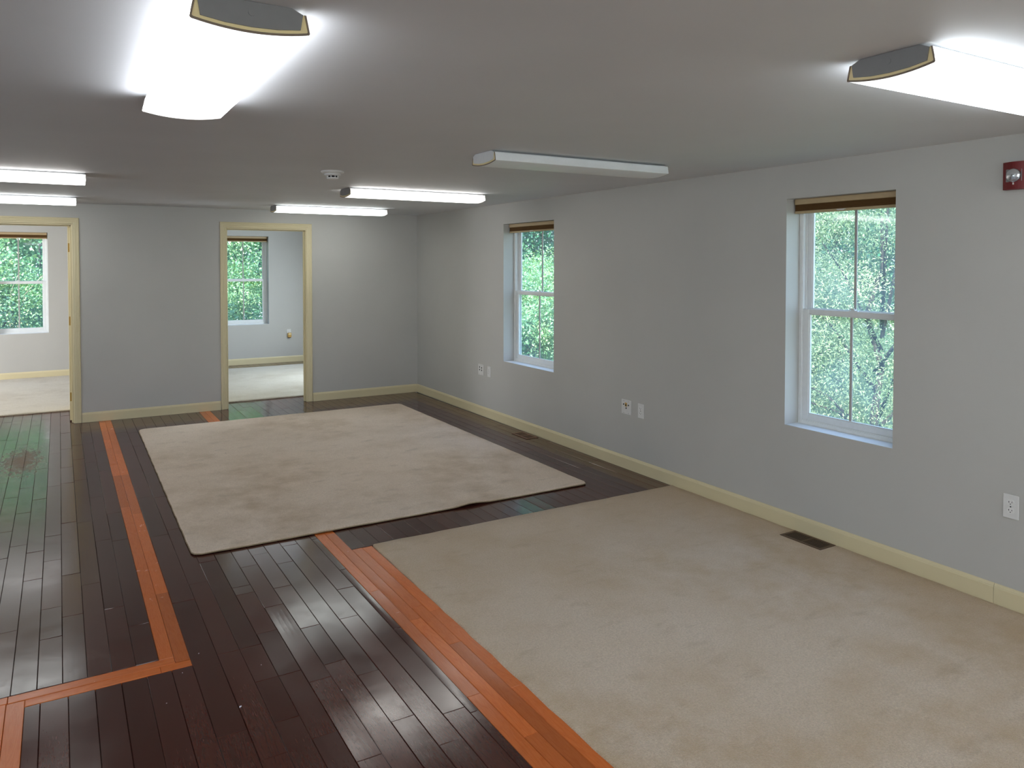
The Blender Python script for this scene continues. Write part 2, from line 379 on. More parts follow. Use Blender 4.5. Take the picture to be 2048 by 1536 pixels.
# ------------------------------------------------------------------ floor boards
floor = struct(empty('floor'))
MB().box(XL, YB+.15, -.12, 0, BACKY, -.014).build('subfloor', 'sub', floor)
SH = -.0075; Y0 = -4.8                       # the boards run slightly out of line with the walls
shx = lambda x, y: x + SH*(y-Y0)
RUG = (-3.31, -.537, -4.465, -.72); CAR = (-2.367, 0, YB+.16, -4.807)
def board(m, x0, x1, y0, y1, tone, ax=0., shear=True, lod=1, lift=0.):
    """one board: bevelled edges, crown slightly cupped, a hair of tilt"""
    g = .0006; x0 += g; x1 -= g; y0 += g; y1 -= g
    if x1-x0 < .004 or y1-y0 < .004: return
    b = .0016; cup = random.uniform(.0001, .0006); tl = random.uniform(-.0005, .0005); te = random.uniform(-.0006, .0006)
    if ax: us, L0, L1 = (y0, y1), x0, x1
    else: us, L0, L1 = (x0, x1), y0, y1
    a, c = us; k = 4 if lod else 1
    prof = [(a, -.012), (a, -b)] + [(a+b+(c-a-2*b)*i/k, None) for i in range(k+1)] + [(c, -b), (c, -.012)]
    vs = []
    for e, L in enumerate((L0, L0+b, L1-b, L1)):
        for u, z in prof:
            if z is None:
                q = (u-a)/(c-a)*2-1; z = (cup*(q*q-.5) + tl*q + te*(L-(L0+L1)/2)/(L1-L0+.001)*2)+lift
                if e in (0, 3): z = -b
            p = (u, L, z) if not ax else (L, u, z)
            vs.append((shx(p[0], p[1]), p[1], p[2]) if shear else p)
    n = len(prof); fs = []
    for e in range(3):
        for i in range(n-1): fs.append((e*n+i, e*n+i+1, (e+1)*n+i+1, (e+1)*n+i))
    fs += [tuple(range(n)), tuple(range(3*n, 4*n))[::-1]]
    m.add(vs, fs, tone, ax)
def split(y0, y1, forced, lo=.5, hi=1.25, seed=0):
    r = random.Random(seed); cuts = [y0]; marks = sorted([f for f in forced if y0+.1 < f < y1-.1]) + [y1]
    for mk in marks:
        while mk-cuts[-1] > hi+.15:
            cuts.append(cuts[-1]+r.uniform(lo, min(hi, mk-cuts[-1]-.25)))
        cuts.append(mk)
    return cuts
# end joints read off the photograph, (x at the joint, y)
J = [(-3.04,-4.76),(-2.96,-4.61),(-3.11,-5.01),(-3.19,-5.11),(-3.03,-5.32),(-2.79,-4.56),(-2.87,-4.81),(-2.95,-5.12),(-2.78,-5.62),(-2.94,-5.62),
 (-3.11,-5.57),(-3.28,-5.67),(-3.19,-5.97),(-2.94,-5.98),(-2.85,-6.13),(-3.27,-6.28),(-3.1,-6.44),(-2.86,-6.49),(-3.02,-6.64),(-2.78,-6.7),(-3.44,-6.27),
 (-3.37,-4.85),(-3.02,-6.08),(-4.23,-3.95),(-4.17,-3.76),(-4.08,-3.92),(-4.0,-4.12),(-4.0,-3.67),(-4.17,-3.08),(-4.18,-2.42),(-4.27,-.83),(-4.07,-4.37),
 (-3.91,-4.39),(-4.34,-.56),(-4.15,-4.98),(-3.98,-5.14),(-3.99,-4.8),(-3.9,-4.94),(-3.83,-4.58),(-3.74,-4.95),(-3.66,-5.2),(-3.35,-4.86)]
JO = [(-2.45,-5.68),(-2.45,-6.09),(-2.4,-6.52),(-2.57,-6.49),(-2.57,-5.41),(-2.55,-4.5),(-3.59,-1.0),(-3.62,-1.35),(-3.6,-2.03),(-3.56,-2.39),(-3.55,-3.48),(-3.59,-3.29),(-3.59,-4.47)]
boards = []   # (name, x0, x1, y0, y1, ax, shear)
def column(x0, x1, y0, y1, kind='dark', shear=True):
    js = []
    for (jx, jy) in (J if kind == 'dark' else JO):
        ux = jx - (SH*(jy-Y0) if shear else 0)
        if x0-.004 < ux < x1+.004 and not any(abs(jy-q) < .1 for q in js): js.append(jy)
    sd = int(abs(x0)*10000)+int(abs(y0)*77)
    cs = split(y0, y1, js, seed=sd)
    for a, b in zip(cs, cs[1:]): boards.append((kind, x0, x1, a, b, 0., shear))
S1a, S1b = -3.598, -3.483        # left inlay strip
S2a, S2b = -2.612, -2.494        # right inlay strip
x = S1a                          # left of the left strip
while x > XL+.02:
    nx = max(x-.087, XL); column(nx, x, -5.590, BACKY)
    x = nx
x = -4.190
while x > XL+.02:
    nx = max(x-.087, XL); column(nx, x, YB+.16, -5.590); x = nx
edges = [-3.471+.0914*k for k in range(-6, 10)]
def region(x0, x1, y0, y1):
    es = [x0]+[e for e in edges if x0+.012 < e < x1-.012]+[x1]
    for a, b in zip(es, es[1:]): column(a, b, y0, y1)
region(S1b, S2a, YB+.16, BACKY)
region(-4.070, S1b, YB+.16, -5.705)
x = S2b
while x < -.03:
    nx = min(x+.0905, 0-.002); boards_shear = nx < -.05
    column(x, nx, -4.812, BACKY); x = nx
# inlay strips
mid = (S1a+S1b)/2
column(S1a, mid, -5.592, BACKY, 'orange'); column(mid, S1b, -5.645, BACKY, 'orange')
boards += [('orange', -4.127, mid, -5.648, -5.592, 1., True), ('orange', -4.070, -3.60, -5.702, -5.650, 1., True), ('orange', -3.60, S1b, -5.702, -5.650, 1., True),
           ('orange', -4.190, -4.127, -5.646, -5.592, 1., True)]
column(-4.190, -4.130, YB+.16, -5.648, 'orange'); column(-4.130, -4.070, YB+.16, -5.650, 'orange')
mid = (S2a+S2b)/2
column(S2a, mid, YB+.16, BACKY, 'orange'); column(mid, S2b, YB+.16, BACKY, 'orange')
column(S2b, -2.434, YB+.16, -4.815, 'orange'); column(-2.434, -2.372, YB+.16, -4.815, 'orange', )
def hidden(x, y):
    return (RUG[0] < x < RUG[1] and RUG[2] < y < RUG[3]) or (CAR[0] < x and y < CAR[3])
def score(b):
    k, x0, x1, y0, y1, ax, s = b; n = 0; best = 0
    for i in range(5):
        y = y0+(y1-y0)*(i+.5)/5; xx = shx((x0+x1)/2, y)
        if hidden(xx, y): continue
        p = pix((xx, y, 0))
        if p and -10 < p[0] < 2058 and 0 < p[1] < 1546:
            if y > .2: continue
            n += 1; best += 1/p[2]**2.2
    return best*(x1-x0)*(y1-y0)
for kind, lim in (('dark', 288), ('orange', 60)):
    bs = [(score(b), b) for b in boards if b[0] == kind]; bs.sort(key=lambda q: -q[0])
    rest = MB()
    for i, (sc, b) in enumerate(bs):
        _, x0, x1, y0, y1, ax, s = b; t = random.random()
        if i < lim and sc > 0:
            m = MB(); board(m, x0, x1, y0, y1, t, ax, s); o = m.build('plank', kind, floor, attrs=True, smooth=False, fix=False)
            if kind == 'orange': o['label'] = 'narrow orange-stained inlay plank'
        else:
            vis = sc > 0
            board(rest, x0, x1, y0, y1, t, ax, s, lod=1 if vis else 0)
    o = rest.build('plank', kind, floor, attrs=True, fix=False); o['kind'] = 'stuff'

# ------------------------------------------------------------------ carpets
def sheet(x0, x1, y0, y1, z0, z1, step, edge=.0, wob=.0015, rad=.0, holes=(), bumpy=0., rumple=None):
    """a carpet as a slab with a rounded, slightly uneven edge and a gently uneven top"""
    nx, ny = max(2, int((x1-x0)/step)), max(2, int((y1-y0)/step)); r = min(.006, (z1-z0)*.8)
    def ring(t):
        X, Y = [], []
        return X, Y
    xs = [x0, x0+r*.3, x0+r]+[x0+(x1-x0)*i/nx for i in range(1, nx)]+[x1-r, x1-r*.3, x1]
    ys = [y0, y0+r*.3, y0+r]+[y0+(y1-y0)*i/ny for i in range(1, ny)]+[y1-r, y1-r*.3, y1]
    vs, fs = [], []; n, m2 = len(xs), len(ys)
    ph = random.random()*6
    for i, x in enumerate(xs):
        for j, y in enumerate(ys):
            z = z1 + bumpy*(math.sin(x*5.3+ph)*math.sin(y*4.1+ph*2)+.5*math.sin(x*13+y*9))
            ei = min(i, n-1-i); ej = min(j, m2-1-j); e = min(ei, ej)
            if e == 0: z = z0+(z1-z0)*.55
            elif e == 1: z = z0+(z1-z0)*.86
            px, py = x, y
            w = wob*(math.sin(y*21+ph)+math.sin(y*47+1.3)*.6); w2 = wob*(math.sin(x*23+ph)+math.sin(x*51)*.6)
            if ei <= 2: px += w
            if ej <= 2: py += w2
            if rad:
                cx = min(max(px, x0+rad), x1-rad); cy_ = min(max(py, y0+rad), y1-rad); dx, dy = px-cx, py-cy_
                if dx and dy:
                    mx = max(abs(dx), abs(dy)); L = math.hypot(dx, dy); px, py = cx+dx*mx/L, cy_+dy*mx/L
            if rumple: z += rumple(px, py)
            vs.append((px, py, z))
    I = lambda i, j: i*m2+j
    for i in range(n-1):
        for j in range(m2-1):
            cx, cy_ = (xs[i]+xs[i+1])/2, (ys[j]+ys[j+1])/2
            if any(h[0] < cx < h[1] and h[2] < cy_ < h[3] for h in holes): continue
            fs.append((I(i,j), I(i+1,j), I(i+1,j+1), I(i,j+1)))
    loop = [I(i, 0) for i in range(n)]+[I(n-1, j) for j in range(1, m2)]+[I(i, m2-1) for i in range(n-2, -1, -1)]+[I(0, j) for j in range(m2-2, 0, -1)]
    b = len(vs)
    for k in loop:
        q = vs[k]; zz = z0+(rumple(q[0], q[1]) if rumple else 0); vs.append((q[0], q[1], zz))
    L = len(loop)
    for k in range(L): fs.append((loop[k], b+k, b+(k+1) % L, loop[(k+1) % L]))
    return MB().add(vs, fs), [vs[b+k] for k in range(L)]
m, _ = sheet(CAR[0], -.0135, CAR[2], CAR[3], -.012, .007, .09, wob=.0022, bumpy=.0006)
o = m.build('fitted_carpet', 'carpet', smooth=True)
tag(o, 'large greenish-beige fitted carpet along the right wall in the foreground', 'carpet')
def lift(x, y):   # the front edge of the rug stands off the boards at one spot
    return .011*math.exp(-((x+1.52)/.10)**2)*math.exp(-((y-RUG[2])/.09)**2) + .002*(math.sin(x*7)*.5+.5)*math.exp(-((y-RUG[2])/.05)**2)
rug = tag(empty('area_rug', ((RUG[0]+RUG[1])/2, (RUG[2]+RUG[3])/2, 0)), 'loose beige bound carpet rug lying on the dark planks in mid-room', 'rug')
m, loop = sheet(*RUG, .0025, .0155, .05, wob=.0012, rad=.055, bumpy=.0008, rumple=lift)
off = rug.location
m.mapped(lambda x, y, z: (x-off.x, y-off.y, z)); m.build('pile', 'rug', rug, smooth=True)
mb = MB(); lp = [(p[0]-off.x, p[1]-off.y, p[2]+.0045) for p in loop]; mb.tube(lp+[lp[0]], .0042, 5); mb.build('binding', 'bind', rug, smooth=True)
m, _ = sheet(-2.95, -.02, .41, 3.37, .0015, .015, .12, wob=.002, bumpy=.0015)
tag(m.build('room_carpet', 'rcarpet', smooth=True), 'pale carpet on the floor of the room behind the right doorway', 'carpet')
m, _ = sheet(XL+.02, -3.08, .80, 3.815, .0015, .015, .12, wob=.002, bumpy=.0015)
tag(m.build('room_carpet', 'rcarpet', smooth=True), 'pale carpet on the floor of the room behind the left doorway', 'carpet')

# ------------------------------------------------------------------ baseboards, door casings
BP = [(0, .001), (.013, .001), (.013, .084), (.0105, .0875), (.0105, .0905), (.008, .094), (.006, .101), (0, .103)]
def baseboard(name, runs):
    """runs: (axis, fixed, sign, a0, a1)"""
    e = struct(empty(name))
    for ax, c, sg, a0, a1 in runs:
        prof = [(c+sg*d, z) for d, z in BP]; m = MB()
        m.prism(prof, ax, a0, a1); m.build('board', 'trim', e)
    return e
baseboard('baseboard_right', [('y', 0, -1, YB+.16, -7.0905), ('y', 0, -1, -7.0885, -.001)])
CW = .0665
baseboard('baseboard_far', [('x', 0, -1, DOORS[0][1]+CW, -.013), ('x', 0, -1, DOORS[1][1]+CW, DOORS[0][0]-CW), ('x', 0, -1, XL, DOORS[1][0]-CW)])
baseboard('baseboard_back', [('x', BACKY, -1, -2.95, -.001), ('x', BACKY, -1, XL+.01, -3.07)])
baseboard('baseboard_left', [('y', XL, 1, YB+.16, -.02)])
CP = [(0, 0), (0, .012), (.004, .016), (.010, .0175), (.017, .0165), (.020, .0135), (.026, .0150), (.032, .0135), (.038, .0150), (.044, .0125), (.052, .011), (.058, .0115), (.0625, .009), (.0665, .006), (.0665, 0)]
def door(n, a, b):
    e = struct(empty('door_%d' % n, ((a+b)/2, 0, 0)));
    ox = (a+b)/2
    # casing: mitred profile, outer edge measured from the opening; reveal 5 mm
    for side in ('left', 'right', 'head'):
        m = MB(); vs = []
        for w, d in [(CP[-1][0]-w, d) for w, d in CP]:
            w -= .004
            if side == 'head': vs.append(((a-w)-ox, -d, DZ+w)); vs.append(((b+w)-ox, -d, DZ+w))
            elif side == 'left': vs.append(((a-w)-ox, -d, .002)); vs.append(((a-w)-ox, -d, DZ+w))
            else: vs.append(((b+w)-ox, -d, .002)); vs.append(((b+w)-ox, -d, DZ+w))
        k = len(CP); fs = [(2*i, 2*i+2, 2*i+3, 2*i+1) for i in range(k-1)]+[(0, 2*k-2, 2*k-1, 1)]+[tuple(range(0, 2*k, 2)), tuple(range(1, 2*k, 2))[::-1]]
        m.add(vs, fs); m.build('casing', 'trim', e)
    j = MB()
    for s, x0 in ((1, a), (-1, b)):
        x = x0-ox
        j.box(x, -.001, .002, x+s*.012, .121, DZ-.002, .001); j.box(x+s*.012, .045, .002, x+s*.024, .082, DZ-.014, .002)
    j.box(a-ox+.012, -.001, DZ-.014, b-ox-.012, .121, DZ-.001, .001); j.box(a-ox+.012, .045, DZ-.026, b-ox-.012, .082, DZ-.014, .002)
    # casing of the far side of the wall
    for x0, x1, z0, z1 in ((a-.065, a+.004, .002, DZ+.06), (b-.004, b+.065, .002, DZ+.06), (a, b, DZ-.004, DZ+.06)): j.box(x0-ox, .120, z0, x1-ox, .134, z1, .002)
    j.build('jamb', 'trim', e)
    # the door leaf, swung a quarter turn into the back room, and its hinges on the near edge
    sg = -1 if n == 2 else 1; hx = (b if n == 2 else a)-ox+sg*.006; W = (b-a)-.03
    xa, xb = (hx, hx+sg*.035); y0 = .1365; l = MB()
    core = (min(xa, xb)+.006, max(xa, xb)-.006)
    for ya, yb, za, zb in ((0, .11, .012, 2.055), (W-.11, W, .012, 2.055), (.11, W-.11, .012, .24), (.11, W-.11, 1.93, 2.055), (.11, W-.11, .80, .93), (.11, W-.11, 1.55, 1.66), (W/2-.05, W/2+.05, .24, 1.93)):
        l.box(xa, y0+ya, za, xb, y0+yb, zb, .0015)
    l.box(core[0], y0+.10, .2, core[1], y0+W-.10, 1.96)
    for ya, yb in ((.13, W/2-.07), (W/2+.07, W-.13)):
        for za, zb in ((.27, .77), (.96, 1.52), (1.69, 1.90)): l.box(core[0]-.004, y0+ya, za, core[1]+.004, y0+yb, zb, .004)
    leaf = l.build('door_leaf', 'trim', e)
    for z in (1.83, 1.06, .26):
        h = MB(); c = (xa+xb)/2
        h.box(c-.0145, .1340, z-.046, c+.0145, .1366, z+.046, .0006)
        h.tube([(hx-sg*.001, .1310, z-.046), (hx-sg*.001, .1310, z+.046)], .0055, 8)
        h.build('hinge', 'brass', leaf)
    s = MB(); x = (a if n == 2 else b)-ox + (1 if n == 2 else -1)*.0122
    s.box(x, .09, .97, x+(1 if n == 2 else -1)*.002, .116, 1.03, .0006); s.build('strike_plate', 'brass', e)
    return e
door(1, *DOORS[0]); door(2, *DOORS[1])

# ------------------------------------------------------------------ windows
def window(n, u0, u1, z0, z1, P, org):
    """P(u, d, z): d grows outwards from the room face of the wall; parts are boxes in that frame"""
    e = struct(empty('window_%d' % n, org)); O = Vector(org)
    def add(boxes, name, mat, parent, bev=.002):
        m = MB()
        for (ua, ub, da, db, za, zb) in boxes:
            p, q = Vector(P(ua, da, za))-O, Vector(P(ub, db, zb))-O; m.box(*p, *q, bev)
        return m.build(name, mat, parent)
    zm = z0+(z1-z0)*.503; f = .022
    fr = []
    for da, db, w in ((.125, .200, f), (.128, .133, f+.006), (.158, .166, f+.010), (.192, .2, f+.014)):
        fr += [(u0, u0+w, da, db, z0, z1), (u1-w, u1, da, db, z0, z1), (u0+w, u1-w, da, db, z1-w, z1), (u0+w, u1-w, da, db, z0, z0+w)]
    add(fr, 'window_frame', 'vinyl', e, .0015)
    sill = [(u0+.001, u1-.001, .004, .126, z0-.004, z0+.0012)]
    add(sill, 'window_sill', 'vinyl', e, .001)
    a, b = u0+f+.001, u1-f-.001
    def sash(name, d0, d1, za, zb, st, rb, rt):
        s = add([(a, a+st, d0, d1, za, zb), (b-st, b, d0, d1, za, zb), (a+st, b-st, d0, d1, za, za+rb), (a+st, b-st, d0, d1, zb-rt, zb)], name, 'vinyl', e)
        dm = (d0+d1)/2
        # glazing bead, then the two lights beside the muntin
        bd = .006
        add([(a+st, a+st+bd, dm-.008, dm+.008, za+rb, zb-rt), (b-st-bd, b-st, dm-.008, dm+.008, za+rb, zb-rt), (a+st, b-st, dm-.008, dm+.008, za+rb, za+rb+bd), (a+st, b-st, dm-.008, dm+.008, zb-rt-bd, zb-rt)], 'glazing_bead', 'vinyl', s, .001)
        c = (a+b)/2
        add([(c-.0085, c+.0085, dm-.005, dm+.005, za+rb, zb-rt)], 'muntin', 'muntin', s, .002)
        for ua, ub in ((a+st+.004, c-.008), (c+.008, b-st-.004)):
            add([(ua, ub, dm-.0015, dm+.0015, za+rb+.003, zb-rt-.003)], 'pane', 'glass', s, 0)
        return s
    ls = sash('lower_sash', .134, .160, z0+f+.002, zm+.016, .046, .042, .031)
    us = sash('upper_sash', .167, .192, zm-.016, z1-f-.002, .040, .031, .040)
    c = (a+b)/2 - .012
    add([(c-.03, c+.03, .140, .156, zm+.016, zm+.021), (c-.012, c+.012, .138, .158, zm+.021, zm+.028), (c-.004, c+.028, .143, .150, zm+.027, zm+.034)], 'sash_lock', 'vinyl', ls, .0015)
    add([(b-.016 if False else a+.006, a+.016, .130, .1345, zm-.07, zm-.05)], 'tilt_latch', 'vinyl', ls, .001)
    return e
def shade(u0, u1, z1, P, org, label):
    e = tag(empty('window_shade', org), label, 'window shade', 'brown pleated shades drawn up in the window heads'); O = Vector(org)
    def add(boxes, name, mat, bev=.0015, parent=e):
        m = MB()
        for (ua, ub, da, db, za, zb) in boxes:
            p, q = Vector(P(ua, da, za))-O, Vector(P(ub, db, zb))-O; m.box(*p, *q, bev)
        return m.build(name, mat, parent)
    a, b = u0+.008, u1-.008; T = z1-.001
    add([(a, b, .062, .112, T-.034, T)], 'headrail', 'shaderail', .003)
    pl = [(a+.002, b-.002, .066+(i % 2)*.003, .108-(i % 2)*.003, T-.034-.005*(i+1), T-.034-.005*i-.0006) for i in range(8)]
    add(pl, 'pleated_fabric', 'shadebr', .0008)
    r = add([(a, b, .064, .110, T-.090, T-.0745)], 'bottom_rail', 'shaderail', .003)
    c = (a+b)/2+.02
    add([(c-.03, c+.03, .058, .064, T-.082, T-.078), (c-.022, c+.022, .055, .060, T-.086, T-.081)], 'pull_handle', 'white', .001, r)
ep = lambda u, d, z: (d, u, z)
np_ = lambda u, d, z: (u, BACKY+d, z)
for n, k, lab in ((1, 'a', 'brown pleated shade drawn up at the top of the nearest window in the right wall'), (2, 'b', 'brown pleated shade drawn up at the top of the farther window in the right wall')):
    u0, u1 = WINS[k]; window(n, u0, u1, WZ0, WZ1, ep, (0, (u0+u1)/2, WZ0)); shade(u0, u1, WZ1, ep, (.08, (u0+u1)/2, WZ1), lab)
for n, i, lab in ((3, 0, 'brown pleated shade drawn up at the top of the window seen through the right doorway'), (4, 1, 'brown pleated shade drawn up at the top of the window seen through the left doorway')):
    u0, u1 = NW[i]; window(n, u0, u1, NZ0, NZ1, np_, ((u0+u1)/2, BACKY, NZ0)); shade(u0, u1, NZ1, np_, ((u0+u1)/2, BACKY+.08, NZ1), lab)

window(5, *WINS['c'], WZ0, WZ1, ep, (0, 1.7, WZ0))  # added window, out of view, fitted in the fill light's opening

# ------------------------------------------------------------------ ceiling lights
def lamp_proto(e, warm=(1, 1, 1), key='', plate_mat='housing', side=1.):
    L = .62
    root = empty('ceiling_light', (0, 0, H))
    plate = [(-.093, -.001), (-.120, -.013), (-.114, -.050), (-.06, -.0575), (0, -.060), (.06, -.0575), (.114, -.050), (.120, -.013), (.093, -.001)]
    MB().prism([(y*.985, z*.97 if z < -.02 else z) for y, z in plate], 'x', -L+.006, L-.006).build('housing', 'steel', root)
    outer = [(-.1280, -.0125), (-.1325, -.034), (-.1365, -.0555), (-.134, -.0585)] + [(-.134+.268*i/12, -.0585-.0145*(1-(2*i/12-1)**2)) for i in range(1, 12)] + [(.134, -.0585), (.1365, -.0555), (.1325, -.034), (.1280, -.0125)]
    inner = [(y*.978, z*.955 if z < -.02 else z) for y, z in outer]
    m = MB(); m.prism(outer+inner[::-1], 'x', -L, L)
    m.build('diffuser', lensmat('prismatic_diffuser'+key, e, warm, side), root)
    for s in (-1, 1):
        m = MB(); rim = [(y*.972, z*.945) for y, z in outer]
        m.prism([(-.121, -.0128)]+rim+[(.121, -.0128)], 'x', s*(L-.0045), s*(L-.0015)); m.build('end_rim', 'rim', root)
        m = MB(); m.prism([(y*1.006, z*1.012) for y, z in outer]+[(y*.968, z*.935) for y, z in outer][::-1], 'x', s*(L-.001), s*(L+.0008)); m.build('end_edge', 'edge', root)
        m = MB(); m.prism([(y, z) for y, z in plate], 'x', s*(L-.002), s*(L+.0035))
        m.tube([(s*(L+.003), 0, -.026), (s*(L+.0048), 0, -.026)], .009, 12)
        m.build('end_plate', plate_mat, root)
    return root
def lamp(cx, cy, rz, e, label, warm=(1, 1, 1), group='ceiling lights', side=1.):
    o = lamp_proto(e, warm, '_%g_%g' % (cx, cy), 'housing' if e else 'steel', side); o.location = (cx, cy, H); o.rotation_euler = (0, 0, rz)  # lit lamps get darker end plates: backlit shade put into the colour
    tag(o, label, 'ceiling light', group); return o
E0 = 6.0
lamp(-3.522, -6.565, PI/2, 5.0, 'large lit ceiling light at upper left, its grey end plate towards the camera', (.93, .96, 1.0), side=4.5)
lamp(-1.21, -7.690, 0, 4.8, 'lit ceiling light at upper right, cut off by the right edge of the photo', (.90, .96, 1.0), side=4.)
lamp(-1.28, -5.330, 0, 0, 'unlit grey ceiling light in the middle, nearest the wall between the two right windows')
lamp(-1.30, -2.970, 0, E0, 'lit ceiling light beyond the unlit one, second from the far wall on the right side', (1, .97, .92))
lamp(-1.37, -.760, 0, E0, 'lit ceiling light closest to the far wall, above right of the right doorway', (.95, 1, .97))
lamp(-4.405, -2.970, 0, E0, 'upper of the two lit ceiling lights at the left edge', (1, .97, .92))
lamp(-4.440, -.760, 0, E0, 'lower of the two lit ceiling lights at the left edge, above the left doorway', (.97, 1, .98))
for cx, cy, wh in ((-1.25, -10.0, 'behind the camera on the window side'), (-4.4, -10.0, 'straight behind the camera'), (-6.9, -3.0, 'beyond the left edge, nearer the far wall'), (-6.9, -6.5, 'beyond the left edge, nearer the camera')):
    lamp(cx, cy, 0, 4.8, 'lit ceiling light out of view, '+wh, group='ceiling lights out of view')
lamp(-1.5, 2.0, 0, 2.2, 'lit ceiling light of the room behind the right doorway', group='ceiling lights out of view')
lamp(-4.6, 2.0, 0, 3.0, 'lit ceiling light of the room behind the left doorway', group='ceiling lights out of view')

# smoke detector
sd = tag(empty('smoke_detector', (-2.36, -4.05, H)), 'round white smoke detector on the ceiling left of the unlit light', 'smoke detector')
MB().lathe([(0, 0), (.074, 0), (.076, -.006), (.070, -.013), (.052, -.018), (0, -.018)], 40).build('base', 'white', sd, smooth=False)
MB().lathe([(0, -.016), (.052, -.018), (.054, -.026), (.047, -.031), (.0, -.031)], 40).build('body', 'white', sd)
MB().lathe([(0, -.030), (.030, -.031), (.030, -.043), (0, -.043)], 32).build('vent_opening', 'slot', sd)
m = MB()
for k in range(8):
    a = 2*PI*k/8+.2; c, s = math.cos(a), math.sin(a); m.tube([(.036*c, .036*s, -.030), (.034*c, .034*s, -.045)], .0035, 5)
m.lathe([(0, -.043), (.038, -.043), (.037, -.050), (.028, -.055), (0, -.056)], 32); m.build('cap', 'white', sd)

# ------------------------------------------------------------------ wall plates
def cover(root, w, h, put):
    m = MB(); m.box(-w/2, 0, -h/2, w/2, .0055, h/2, .0025); m.mapped(put); return m.build('cover_plate', 'plate', root)
def duplex(root, put, cx=0):
    for s in (1, -1):
        m = MB(); pr = []
        for k in range(24):
            a = 2*PI*k/24; pr.append((cx+.0172*math.cos(a), s*.0195+max(-.0135, min(.0135, .0172*math.sin(a)))))
        vs = [(x, .0052, z) for x, z in pr]+[(x, .0078, z) for x, z in pr]; n = 24
        m.add(vs, [(i, (i+1) % n, n+(i+1) % n, n+i) for i in range(n)]+[tuple(range(n, 2*n))]); m.mapped(put); r = m.build('receptacle', 'white', root)
        m = MB()
        for bx, w, h in ((-.0065, .0022, .0085), (.0065, .0022, .0068)): m.box(cx+bx-w/2, .0072, s*.0195+.003-h/2, cx+bx+w/2, .0083, s*.0195+.003+h/2)
        m.box(cx-.0095, .0072, s*.0195+.0022, cx-.0055, .0083, s*.0195+.0042)
        m.tube([(cx, .0072, s*.0195-.0065), (cx, .0083, s*.0195-.0065)], .0026, 8); m.mapped(put); m.build('slots', 'slot', r)
    m = MB(); m.tube([(cx, .005, 0), (cx, .0072, 0)], .0032, 10); m.mapped(put); m.build('screw', 'slot', root)
eput = lambda x, d, z: (-d, -x, z)      # on the right wall, seen from the room: local +x runs towards the camera
nput = lambda x, d, z: (x, -d, z)
def outlet(y, z, label):
    o = tag(empty('wall_outlet', (0, y, z)), label, 'outlet', 'white duplex outlets on the right wall'); cover(o, .071, .116, eput); duplex(o, eput); return o
outlet(-7.157, .499, 'white duplex outlet on the right wall near the right edge of the photo')
outlet(-4.436, .499, 'small white duplex outlet between the right-wall windows, right of a wide jack plate')
outlet(-1.942, .501, 'small white duplex outlet left of the far right-wall window, right of a wide jack plate')
def jackplate(y, z, label, brownish):
    o = tag(empty('jack_plate', (0, y, z)), label, 'wall plate', 'wide jack plates on the right wall'); cover(o, .121, .119, eput)
    m = MB()
    if brownish:
        for x, zz, r in ((-.030, .02, .006), (.030, .018, .006), (.002, -.008, .006)):
            MB().tube([(x, .005, zz), (x, .0095, zz)], r, 10).mapped(eput).build('socket', 'slot', o)
        f = MB(); f.box(-.014, .005, .004, .012, .0085, .036, .001); f.mapped(eput); f.build('jack_insert', 'tan', o)
        f = MB(); f.box(-.008, .008, .008, .006, .0092, .024); f.mapped(eput); f.build('jack_opening', 'slot', o)
    else:
        for x, zz in ((-.026, .026), (.022, .022), (-.026, -.002), (.022, -.006)):
            MB().box(x-.007, .005, zz-.008, x+.007, .008, zz+.008, .001).mapped(eput).build('socket', 'slot', o)
    for x in (-.03, .03):
        for zz in (.048, -.048): MB().tube([(x, .005, zz), (x, .0065, zz)], .003, 8).mapped(eput).build('screw', 'housing', o)
jackplate(-4.256, .502, 'wide white wall plate with a tan jack between the two right-wall windows', True)
jackplate(-1.757, .502, 'wide white wall plate with four small sockets left of the far right-wall window', False)
o = tag(empty('wall_outlet', (-.688, BACKY, .499)), 'white outlet behind a tan plug on the wall of the room behind the right doorway', 'outlet', 'white duplex outlet in the back room')
cover(o, .071, .116, nput); duplex(o, nput)
pl = tag(empty('plug_in_freshener', (-.683, BACKY-.009, .47)), 'tan plug-in unit stuck in the outlet seen through the right doorway', 'plug-in unit')
m = MB(); m.box(-.030, 0, -.050, .030, .040, .026, .007); m.mapped(nput); m.build('body', 'tan', pl)
m = MB(); m.box(-.022, .0395, -.006, .022, .043, .018, .002); m.mapped(nput); m.build('face_panel', 'rim', pl)
m = MB(); m.box(-.024, .004, -.058, .024, .036, -.050, .003); m.mapped(nput); m.build('base_cap', 'shadebr', pl)

# fire alarm strobe on the right wall
fa = tag(empty('fire_alarm_strobe', (0, -7.172, 2.086)), 'red fire alarm strobe with a clear lens on the right wall at the right edge', 'alarm')
pr = [(-.063, 0), (-.063, .030)]+[(-.063+.126*i/10, .030+.020*math.sin(PI*i/10)) for i in range(1, 10)]+[(.063, .030), (.063, 0)]
m = MB(); m.prism(pr, 'z', -.065, .065); m.mapped(eput); m.build('housing', 'red', fa)
m = MB(); m.box(-.043, .0415, -.030, .029, .0462, .030, .003); m.mapped(eput); m.build('lens_base', 'housing', fa)
m = MB(); m.lathe([(.004, .013), (.018, .010), (.029, .003), (.032, 0)], 20); m.mapped(lambda x, y, z: eput(x-.008, .047+z, y)); m.build('reflector', 'chrome', fa, smooth=True)
m = MB(); m.lathe([(0, .022), (.014, .020), (.028, .011), (.034, 0), (0, 0)], 20); m.mapped(lambda x, y, z: eput(x-.008, .0475+z, y)); m.build('strobe_lens', 'clear', fa, smooth=True)
